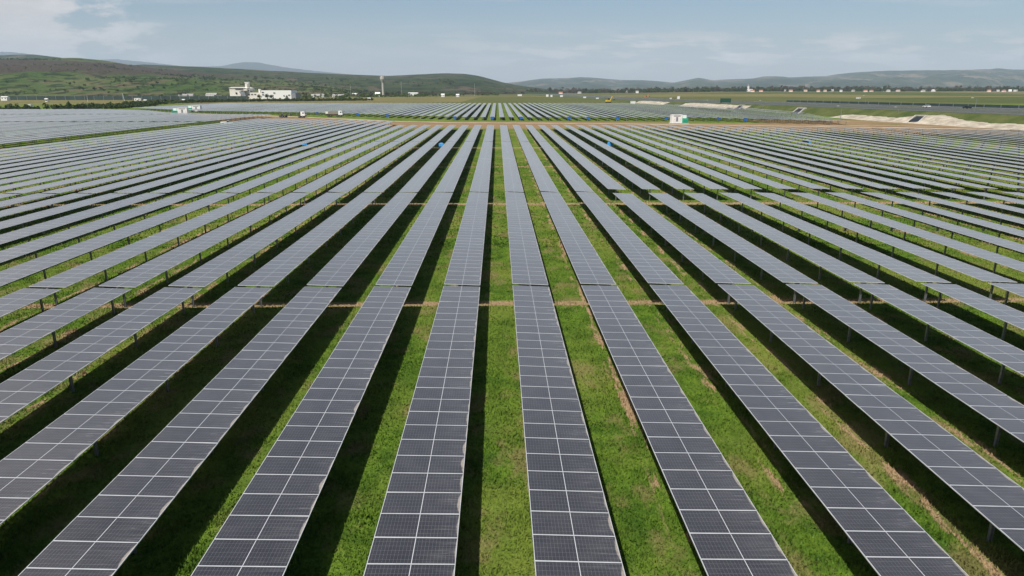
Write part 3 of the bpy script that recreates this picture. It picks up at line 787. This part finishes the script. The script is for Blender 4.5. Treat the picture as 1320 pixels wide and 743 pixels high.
pole(1092, 330, 6.5, 'lamp pole in front of the culvert frame')
pole(1168, 330, 6, 'lamp pole above the left end of the large gravel bank')
pole(1269, 290, 6.0, 'lamp pole right of the gravel mound')
pole(987, 480, 6.5, 'lamp pole above the small gravel slope')
pole(1122, 520, 6, 'lamp pole between the highway and the field')
pole(165, 720, 10, 'leaning white pole behind the left block', False, R(-9), .22)
pole(118, 800, 7, 'thin dark pole left of the leaning white pole', False)
pole(612, 1500, 26, 'tall thin pylon pole near the middle of the horizon', False)
pole(453, 1500, 24, 'tall thin pylon pole left of the water tower', False)
pole(518, 1500, 30, 'tall thin pylon pole right of the water tower', False)
def sign(px, D, w_, h, zc, label, m, name='road_sign'):
    x = col_x(px, D); z = hz(edge_x(D), D) if x > edge_x(D) else Tz(x, D)
    r = empty(name, (x, D, z)); tag(r, label, 'sign')
    MB().box((0, 0, zc), (w_, .25, h)).build('board', M[m], r)
    b = MB(); b.tube((-w_ * .35, .2, 0), (-w_ * .35, .2, zc), .18).tube((w_ * .35, .2, 0), (w_ * .35, .2, zc), .18); b.build('sign_frame', M['steel'], r)
    return r
sign(938, 560, 8.6, 3.3, 2.2, 'large dark green road sign seen from behind beside the highway', 'signg')
# yellow construction machine on the horizon side of the rear block
def excavator(px, D, label, m, s=1.0):
    x = col_x(px, D); r = empty('excavator', (x, D, Tz(x, D)), (0, 0, R(20))); tag(r, label, 'excavator')
    MB().box((0, -1.2 * s, .5 * s), (4.2 * s, .6 * s, 1.0 * s)).box((0, 1.2 * s, .5 * s), (4.2 * s, .6 * s, 1.0 * s)).build('track', M['tyre'], r)
    MB().box((-.4 * s, 0, 1.9 * s), (3.8 * s, 2.6 * s, 1.5 * s)).build('body', M[m], r)
    cb = MB().box((.8 * s, .7 * s, 3.1 * s), (1.4 * s, 1.1 * s, 1.7 * s)).build('cab', M['glassd'], r)
    b = MB(); b.tube((1.5 * s, -.4 * s, 2.2 * s), (3.6 * s, -.4 * s, 5.6 * s), .35 * s, .25 * s); b.tube((3.6 * s, -.4 * s, 5.6 * s), (5.6 * s, -.4 * s, 3.4 * s), .25 * s, .2 * s); b.build('boom', M[m], r)
    MB().box((5.6 * s, -.4 * s, 2.9 * s), (.9 * s, 1.2 * s, .9 * s), taper=.7).build('bucket', M['tyre'], r)
excavator(785, 740, 'yellow excavator beyond the rear block right of centre', 'yellow', 1.15)
excavator(834, 1050, 'orange excavator in the fields right of the yellow one', 'orange', 1.0)

# ------------------------------------------------------------------ buildings
def house(px, D, w_, d_, h, label, wall='cream', roof='roof', pitch=.35, group=None, name='house', zoff=0, rz=0, win=True):
    x = col_x(px, D); r = empty(name, (x, D, Tz(x, D) + zoff), (0, 0, rz)); tag(r, label, 'building' if name != 'house' else 'house', group)
    MB().box((0, 0, h / 2 - 1), (w_, d_, h + 2)).build('wall', M[wall], r)
    if pitch > 0:
        MB().prism([(-d_ / 2 - .4, h), (d_ / 2 + .4, h), (0, h + d_ * pitch)], -w_ / 2 - .4, w_ / 2 + .4).build('roof', M[roof], r)
    else: MB().box((0, 0, h + .2), (w_ + .3, d_ + .3, .4)).build('roof', M[roof], r)
    if win:
        n = max(2, int(w_ / 5))
        for i in range(min(n, 6)):
            f = MB().box((-w_ / 2 + w_ * (i + .5) / min(n, 6), -d_ / 2 - .05, h * .55), (1.3, .12, 1.5)).build('window', M['white'], r)
            MB().box((-w_ / 2 + w_ * (i + .5) / min(n, 6), -d_ / 2 - .12, h * .55), (1.05, .06, 1.25)).build('pane', M['glassd'], f)
    return r
# white factory
FD = 1030; fx = col_x(298, FD); fz = Tz(fx, FD) - 1
s_ = FD / 915.0
r = empty('factory', (fx, FD, fz)); tag(r, 'large white factory with a tower in front of the left hills', 'factory')
def fpx(a): return (a - 298) * s_
MB().prism([(fpx(299), -2), (fpx(312), -2), (fpx(313), 9), (fpx(313), 12.5), (fpx(299), 12.5)], 0, 30, axis='Y').build('end_wall', M['cream'], r)
MB().box((fpx(310), 17, 14.4), (fpx(320), 34, 3.6)).build('upper_storey', M['cream'], r)
MB().prism([(fpx(298), 16.2), (fpx(320), 16.2), (fpx(315), 17.6), (fpx(302), 17.6)], -1, 34, axis='Y').build('roof', M['white'], r)
MB().box((fpx(311.5), -.6, 15), (fpx(308), .3, 1.3)).build('window_band', M['dark'], r)
MB().box((fpx(307.5), -.3, 9), (2.2, .5, 2.4)).build('window', M['dark'], r)
MB().prism([(fpx(311), 11.5), (fpx(318), 11.5), (fpx(320), 3), (fpx(315), 4)], -.8, 1, axis='Y').build('conveyor_opening', M['grey'], r)
MB().box((fpx(320), 8, 10.5), (fpx(302.5), 5, 26)).build('tower', M['cream'], r)
for k_ in range(4): MB().box((fpx(321.5), 5.3, 13 + k_ * 2.5), (3, .5, .8)).build('louvre', M['dark'], r)
MB().box((fpx(320), 8, 23.9), (fpx(303.3), 6, .9)).build('tower_cap', M['white'], r)
MB().box((fpx(330), 14, 4), (fpx(316), 20, 12)).build('link_wing', M['cream'], r)
for k_ in range(3): MB().box((fpx(322 + k_ * 4), 3.8, 7.4), (2.6, .6, 1.1)).build('window', M['dark'], r)
MB().box((fpx(334.5), 10, 12.5), (fpx(300), 5, 5)).build('roof_house', M['cream'], r)
MB().box((fpx(359), 12, 5.5), (fpx(336), 30, 15)).build('hall', M['white'], r)
for a in (342, 342): pass
for k_, (a, z_) in enumerate(((342, 10.3), (342, 7), (356.5, 9.5), (375, 6.5))): MB().box((fpx(a), -3.3, z_), (2.8, .6, 1.1)).build('window', M['dark'], r)
MB().box((fpx(380.5), 10, 3.8), (fpx(303.5), 26, 11)).build('annex', M['grey'], r)
# water tower
wx, wd = col_x(494.5, 1370), 1370
r = empty('water_tower', (wx, wd, Tz(wx, wd) - 1)); tag(r, 'tall pale concrete water tower in front of the ridge', 'water tower')
MB().tube((0, 0, 0), (0, 0, 27), 2.3, 1.9, n=16).build('shaft', M['concrete'], r)
MB().tube((0, 0, 27), (0, 0, 33), 2.2, 4.6, n=18).tube((0, 0, 33), (0, 0, 37), 4.6, 4.6, n=18).build('tank', M['concrete'], r)
MB().tube((0, 0, 37), (0, 0, 38.6), 3.9, 3.6, n=16).box((-2.5, 0, 39.2), (.5, .5, 2)).box((2.6, 0, 39.2), (.5, .5, 2)).build('rim_rail', M['concrete'], r)
house(503 + 30, 1500, 20, 10, 5.5, 'low white shed right of the water tower', 'white', 'white', .15, name='shed')
house(460, 1480, 14, 9, 4, 'long low pale shed just left of the water tower', 'cream', 'white', .2, name='shed')
house(487.5, 1380, 9, 8, 5, 'small white hut with domed look beside the water tower foot', 'white', 'white', .4)
house(571, 1300, 6, 6, 4, 'small white hut in the field left of centre', 'white', 'white', .3)
house(590, 1300, 5.5, 6, 3.5, 'small white hut just right of another near the middle', 'white', 'white', .3)
house(411, 1260, 22, 10, 2.6, 'low cream walled house right of the factory', 'cream', 'roofg', .3)
house(437, 1300, 20, 10, 2.4, 'low tan house halfway between factory and water tower', 'cream', 'roofg', .25)
house(476, 930, 3.5, 3, 2.0, 'tiny cream hut before the field edge below the tower', 'cream', 'white', .3)
house(15, 900, 7.5, 6, 3.2, 'white hut at the far left above the dark barrier', 'white', 'white', .15, zoff=1.0)
house(43, 560, 4.2, 3, 2.2, 'small white cabin right behind the far left panels', 'white', 'white', 0)
house(66.5, 820, 2.8, 2.5, 3.0, 'narrow white kiosk in the dark band at left', 'white', 'white', .3)
house(182, 900, 8, 4, 2.6, 'white cabin at the left end of the pale roofed shed', 'white', 'white', 0)
house(191, 1000, 6, 4, 3.2, 'white cabin just above the pale roofed shed', 'white', 'white', .2)
house(191, 760, 2.6, 2, 2.6, 'narrow white box below the pale roofed shed', 'white', 'white', .3)
house(239.5, 780, 2.4, 2, 2.8, 'narrow white box near the two left stations', 'white', 'white', .3)
house(240, 1100, 13, 7, 4.5, 'grey white barn between the hills and the factory', 'cream', 'roofg', .3)
house(249, 1150, 10, 7, 4.5, 'second barn left of the factory with grey roof', 'cream', 'roofg', .3)
house(276, 1120, 16, 8, 5, 'grey barn next to the factory at its left', 'cream', 'roofg', .35)
r_ = house(238, 960, 105, 10, 2.0, 'very long low shed with a pale roof behind the left block', 'grey', 'white', .12, name='shed', win=False)
barrier(-640, 940, -330, 940, 5.0, 'long dark barrier behind the left block')
# village along the right tree line and centre
vil = [(723, 119.5, 'cream', 'roof'), (747, 120, 'white', 'roofg'), (808, 117.5, 'white', 'roofg'), (822, 117.5, 'white', 'roofg'), (966, 113, 'white', 'white'), (972, 119.5, 'cream', 'roof'), (983, 118, 'cream', 'roof'),
       (1016, 119, 'white', 'white'), (1022, 119, 'cream', 'roof'), (1041, 118.5, 'cream', 'roof'), (1058, 118.5, 'cream', 'roof'), (1067, 118.5, 'cream', 'roof'), (1076, 117.5, 'white', 'white'), (1088, 116, 'white', 'roofg'), (1104, 118, 'cream', 'roofg'),
       (1120, 118, 'cream', 'roof'), (1128, 117, 'white', 'roof'), (1143, 118, 'white', 'white'), (1150, 117.5, 'cream', 'roofg'), (1163, 118.5, 'white', 'roof'), (1196, 117.5, 'cream', 'roofg'), (1209, 118, 'white', 'white'), (1212, 113, 'white', 'roof'),
       (1283, 116.5, 'cream', 'roof'), (1295, 116, 'cream', 'roofg'), (1303, 116, 'cream', 'roof'), (1311, 115.5, 'white', 'white'), (1318, 115.5, 'white', 'roofg')]
wn_ = {'white': 'white', 'cream': 'cream'}; rn_ = {'roof': 'red', 'roofg': 'grey', 'white': 'white'}
cnt = {}
for i, (px, py, wl, rf) in enumerate(vil):
    D = 2180 + 230 * ((i * 7) % 5) / 4
    w_ = random.uniform(7, 12)
    cnt[(wl, rf)] = cnt.get((wl, rf), 0) + 1
    lb = '%s walled %s roofed village house, %s of its colours from the left' % (wn_[wl], rn_[rf], ordw(cnt[(wl, rf)]))
    house(px, D, w_, 7, random.uniform(3, 4.4), lb, wl, rf, .4, 'houses of the village by the right tree line', win=False, rz=R(random.uniform(-30, 30)))
house(1112, 1010, 5.2, 2.6, 1.9, 'small white caravan alone in the right field', 'white', 'white', 0, name='caravan')
cl_ = [(1115, 'first'), (1134, 'second'), (1147, 'third')]
house(1128, 3300, 60, 14, 9, 'long white hall above the right village', 'white', 'roofg', .1, name='hall')
house(1147, 3350, 34, 14, 11, 'shorter white hall right of the long one above the village', 'white', 'roofg', .1, name='hall')
r = empty('church', (col_x(966, 2350), 2350, Tz(col_x(966, 2350), 2350))); tag(r, 'white church tower rising above the village trees', 'church')
MB().box((0, 0, 8), (5, 5, 18)).build('tower', M['white'], r); MB().box((0, 0, 20.5), (5.2, 5.2, 7), taper=.05).build('spire', M['roofg'], r)
MB().box((8, 0, 4), (13, 8, 8)).build('nave', M['white'], r)
# white markers and small white cabins in the fields right of centre
for i, (px, D, w_, h) in enumerate(((670, 1500, 9, 3), (705.5, 1350, 4.5, 3.6), (711, 1300, 3.4, 3.2), (724, 1250, 5, 3.2), (754, 1050, 4, 2.6), (770.5, 960, 3.5, 2.2), (876, 1000, 3.2, 3.6), (866, 950, 2.5, 2.0), (874, 760, 2.4, 1.8), (817, 700, 4.6, 2.2), (953, 640, 2.6, 1.5))):
    house(px, D, w_, 2.5, h, 'small white cabin in the fields, %s from the left right of centre' % ordw(i + 1), 'white', 'white', 0, 'small white cabins in the right hand fields', name='cabin', win=False)

# ------------------------------------------------------------------ trees
def leaf_cloud(n, rx, ry, rz_, cz, lobes=5, q=.5, seed=0):
    rg = np.random.default_rng(seed)
    lc = rg.normal(0, .42, (lobes, 3)); lc[:, 2] *= .8; lr = rg.uniform(.4, .62, lobes)
    k = rg.integers(0, lobes, n); d = rg.normal(0, 1, (n, 3)); d /= np.linalg.norm(d, axis=1)[:, None]
    P = lc[k] + d * (lr[k] * rg.uniform(.55, 1.08, n))[:, None]
    P = P * np.array([rx, ry, rz_]) + np.array([0, 0, cz])
    a = rg.normal(0, 1, (n, 3)); a /= np.linalg.norm(a, axis=1)[:, None]
    b = np.cross(a, rg.normal(0, 1, (n, 3))); b /= np.linalg.norm(b, axis=1)[:, None]
    s = (q * rg.uniform(.6, 1.3, n))[:, None]
    V = np.stack([P - a * s, P - b * s, P + a * s, P + b * s], 1).reshape(-1, 3)
    return V, np.arange(4 * n).reshape(n, 4)
def tree_proto(kind, seed, h, matn):
    root = bpy.data.objects.new('tree', None)
    rr = random.Random(seed); b = MB(); b.tube((0, 0, -.5), (.1, 0, h * .45), h * .03, h * .02, 7)
    for i in range(4):
        a = i * 1.7 + rr.random(); b.tube((0, 0, h * (.25 + .06 * i)), (math.cos(a) * h * .22, math.sin(a) * h * .22, h * (.55 + .05 * i)), h * .013, h * .005, 5)
    tm = b.mesh('trunk', M['bark'])
    V, Fc = leaf_cloud(420, h * .36, h * .36, h * .40, h * .58, 6, h * .045, seed)
    me = np_mesh('crown', V, Fc, M[matn]); cm = me.data; bpy.data.objects.remove(me)
    return tm, cm
PROTO = [tree_proto(0, 11, 8, 'leafA'), tree_proto(0, 12, 8, 'leafB'), tree_proto(0, 13, 8, 'leafA'), tree_proto(0, 14, 8, 'leafC'), tree_proto(0, 15, 8, 'leafB')]
def surf_z(x, y):
    # height under a tree on any structure: cast a ray straight down
    hit, loc, nn, idx, ob, mm = scene.ray_cast(dg, Vector((x, y, 3000)), Vector((0, 0, -1)))
    return loc.z if hit else Tz(x, y)
bpy.context.view_layer.update(); dg = bpy.context.evaluated_depsgraph_get()
def put_tree(x, y, s, kind, label, group=None, wide=1.0, name='tree'):
    z = surf_z(x, y); r = empty(name, (x, y, z - .2), (0, 0, random.uniform(0, 6.28))); r.scale = (s * wide, s * wide, s); tag(r, label, 'tree' if name == 'tree' else 'bush', group)
    link_mesh('trunk', PROTO[kind][0], r); link_mesh('crown', PROTO[kind][1], r)
# individually visible bushes and trees on the hillside (photo column, photo row)
HT_ = [(45, 117.5, 1.0), (58, 107, 1.2), (84, 118.5, 1.6), (90, 110, 1.5), (96, 108, 1.3), (103, 116, 1.6), (108, 117, 1.7), (113, 105, 1.9), (110, 112, 1.2), (122, 117, 1.6), (130, 116, 1.6), (134, 117.5, 1.4), (9, 107, 1.0), (35, 113, 1.1), (140, 121, 1.2), (152, 119, 1.4),
       (160, 112, 1.5), (170, 108, 1.6), (178, 114, 1.5), (188, 107, 1.4), (198, 113, 1.6), (203, 109, 1.5), (212, 115, 1.3), (222, 111, 1.6), (232, 123, 1.7), (228, 106, 1.5), (240, 105, 1.6), (252, 108, 1.4), (262, 112, 1.3), (268, 118, 1.2), (285, 108, 1.4), (300, 103, 1.5),
       (330, 104, 1.4), (345, 106, 1.3), (365, 104, 1.4), (390, 110, 1.2), (405, 108, 1.4), (420, 112, 1.2), (440, 106, 1.3), (460, 110, 1.2), (540, 112, 1.2), (560, 115, 1.1), (580, 110, 1.3)]
def march(px, py):
    rx, ry, rz_ = ray(px, py); d = Vector((rx, ry, rz_)).normalized()
    hit, loc, nn, idx, ob, mm = scene.ray_cast(dg, Vector((rx, ry, rz_)) * 700 + Vector((0, 0, CAMZ)), d)
    return (loc.x, loc.y) if hit else None
for i, (px, py, s) in enumerate(HT_):
    q = march(px, py)
    if not q: continue
    lb = 'dark round bush on the left hillside, %s from the left edge' % ordw(i + 1)
    put_tree(q[0], q[1], s * .75 * q[1] / 2000.0 * random.uniform(.8, 1.1), random.choice((0, 2, 0, 1)), lb, 'bushes dotted on the left hillside', random.uniform(1.2, 1.7), 'bush')
# trees by the factory and the skyline trees on the right
for i, (px, D, s, k) in enumerate(((336, 985, .9, 0), (346, 985, 1.0, 0), (352, 990, .9, 2), (371, 990, .8, 3), (281, 990, .8, 0), (292, 985, .6, 1), (322, 985, .5, 0), (395, 985, .7, 2), (268, 980, .6, 2))):
    put_tree(col_x(px, D), D, s, k, 'small leafy tree in front of the factory, %s in line' % ordw(i + 1), 'trees in front of the factory', 1.2)
for i in range(60):
    px = 690 + (i + random.random()) * 10.6; D = random.uniform(2330, 2450)
    if 1100 < px < 1250 and i % 2: continue
    put_tree(col_x(px, D), D, random.uniform(1.2, 2.6), random.choice((0, 3, 1, 2, 3)), 'tree standing out of the right tree line, %s from its left end' % ordw(i + 1), 'trees standing out of the right tree line', random.uniform(.9, 1.3))
# tree belts that read as one mass
def belt(name, pts, n, h, dep, matn, label, q=1.0, sd=0, gap=.35):
    rg = np.random.default_rng(sd); Vs = []; Fs = []; off = 0; P = np.array(pts, float); seg = np.linalg.norm(np.diff(P, axis=0), axis=1); cs = np.concatenate([[0], np.cumsum(seg)])
    for i in range(n):
        t = rg.uniform(0, cs[-1])
        if mn.noise(Vector((t / 40.0, sd * 3.1, 0))) < -gap: continue
        x = np.interp(t, cs, P[:, 0]) + rg.normal(0, dep * .4); y = np.interp(t, cs, P[:, 1]) + rg.normal(0, dep * .4)
        hh = h * rg.uniform(.5, 1.25); V, Fc = leaf_cloud(60, hh * .6, hh * .6, hh * .5, hh * .45, 3, hh * .13, int(rg.integers(1e6)))
        V = V + np.array([x, y, Tz(x, y) - .3]); Vs.append(V); Fs.append(Fc + off); off += len(V)
    o = np_mesh(name, np.concatenate(Vs), np.concatenate(Fs), M[matn]); tag(o, label, 'vegetation', kind='stuff')
def PL(*a): return [(col_x(px, D), D) for px, D in a]
belt('woodland', PL((-60, 500), (60, 512), (120, 530), (160, 552), (185, 640), (210, 730), (290, 800), (400, 860), (475, 900)), 1000, 3.6, 16, 'leafA', 'dark scrub belt directly behind the left and rear panels', sd=1)
belt('woodland', PL((-60, 520), (60, 540), (130, 570), (180, 680), (300, 830), (400, 900), (480, 930)), 420, 3.6, 20, 'leafB', 'bright green scrub belt behind the dark scrub at left', sd=2, gap=.1)
belt('woodland', PL((150, 1150), (300, 1150), (450, 1200), (640, 1700)), 300, 6, 30, 'leafB', 'spring green trees at the foot of the hills', sd=3, gap=.1)
belt('woodland', PL((400, 1300), (500, 1500), (600, 1900), (660, 2200)), 260, 8, 40, 'leafC', 'brown leafless trees at the foot of the ridge', sd=4, gap=.1)
belt('woodland', PL((655, 2700), (740, 2650), (800, 2500), (900, 2480), (1000, 2480), (1150, 2500), (1330, 2550), (1420, 2580)), 1300, 15, 60, 'leafC', 'brown tree belt along the right horizon', sd=5)
belt('woodland', PL((690, 2500), (740, 2500), (800, 2380), (900, 2380), (1000, 2380), (1150, 2400), (1420, 2480)), 1000, 12, 50, 'leafA', 'dark tree belt along the right horizon', sd=6, gap=.1)
def hillside_scrub(n, matn, sd, thr, hmin, hmax, label):
    rg = np.random.default_rng(sd); Vs = []; Fs = []; off = 0; k = 0
    for _ in range(n * 12):
        if k >= n: break
        y = rg.uniform(1220, 3000); x = y * rg.uniform(-0.80, -0.06)
        v = mn.fractal(Vector((x / 260.0, y / 420.0, sd * 2.7)), 1.0, 2.0, 3)
        if v < thr: continue
        z = surf_z(x, y); hh = rg.uniform(hmin, hmax) * y / 2000
        V, Fc = leaf_cloud(26, hh * .9, hh * .8, hh * .5, hh * .4, 3, hh * .20, int(rg.integers(1e6)))
        Vs.append(V + np.array([x, y, z])); Fs.append(Fc + off); off += len(V); k += 1
    o = np_mesh('scrub', np.concatenate(Vs), np.concatenate(Fs), M[matn]); tag(o, label, 'vegetation', kind='stuff')
hillside_scrub(900, 'leafA', 3, .30, 3, 7, 'dark scrub growing in patches on the left hillside')
hillside_scrub(500, 'leafB', 5, .30, 2.5, 6, 'light green scrub growing in patches on the left hillside')
hillside_scrub(350, 'leafC', 8, .34, 2.5, 6, 'brown scrub growing in patches on the left hillside')

# ------------------------------------------------------------------ grass blades near the camera
def blades(n, y0, y1, h, wdt, seed):
    rg = np.random.default_rng(seed)
    u = rg.random(n); y = (y0 ** -0.0 + 0) + 0 * u
    y = y0 + (y1 - y0) * u ** 1.35
    half = np.maximum(14.0, y * .86 + 3); x = (rg.random(n) * 2 - 1) * half
    # uneven sward
    z = T(x, y); hh = h * rg.uniform(.4, 1.3, n) * (.55 + .9 * (0.5 + 0.5 * np.sin(x * 1.7 + np.sin(y * 1.1) * 2) * np.sin(y * 1.3 + x * .6)))
    a = rg.random(n) * 6.283; dx = np.cos(a) * wdt * (.5 + rg.random(n)); dy = np.sin(a) * wdt * (.5 + rg.random(n))
    lx = rg.normal(0, h * .5, n); ly = rg.normal(0, h * .5, n)
    V = np.stack([np.stack([x - dx, y - dy, z - .01], 1), np.stack([x + dx, y + dy, z - .01], 1), np.stack([x + lx, y + ly, z + hh], 1)], 1).reshape(-1, 3)
    return V, np.arange(3 * n).reshape(n, 3)
V1, F1 = blades(420000, 13, 62, .10, .035, 5)
V2, F2 = blades(160000, 62, 150, .12, .09, 6)
o = np_mesh('grass', np.concatenate([V1, V2]), np.concatenate([F1, F2 + len(V1)]), M['blades'])
tag(o, 'short green grass between and below the front panel rows', 'grass', kind='stuff')

# ------------------------------------------------------------------ haze
if HAZE > 0:
    m = bpy.data.materials.new('haze'); m.use_nodes = True; nt = m.node_tree; nt.nodes.clear()
    ov = N(nt, 'ShaderNodeOutputMaterial'); pv = N(nt, 'ShaderNodeVolumePrincipled'); nt.links.new(pv.outputs[0], ov.inputs[1])
    pv.inputs['Color'].default_value = (0.66, 0.82, 1.0, 1); pv.inputs['Density'].default_value = HAZE; pv.inputs['Anisotropy'].default_value = 0.0
    o = MB().box((0, 10900, 548), (48000, 22400, 1104)).build('haze', m)
    tag(o, 'pale haze over the whole valley', 'haze', kind='stuff')
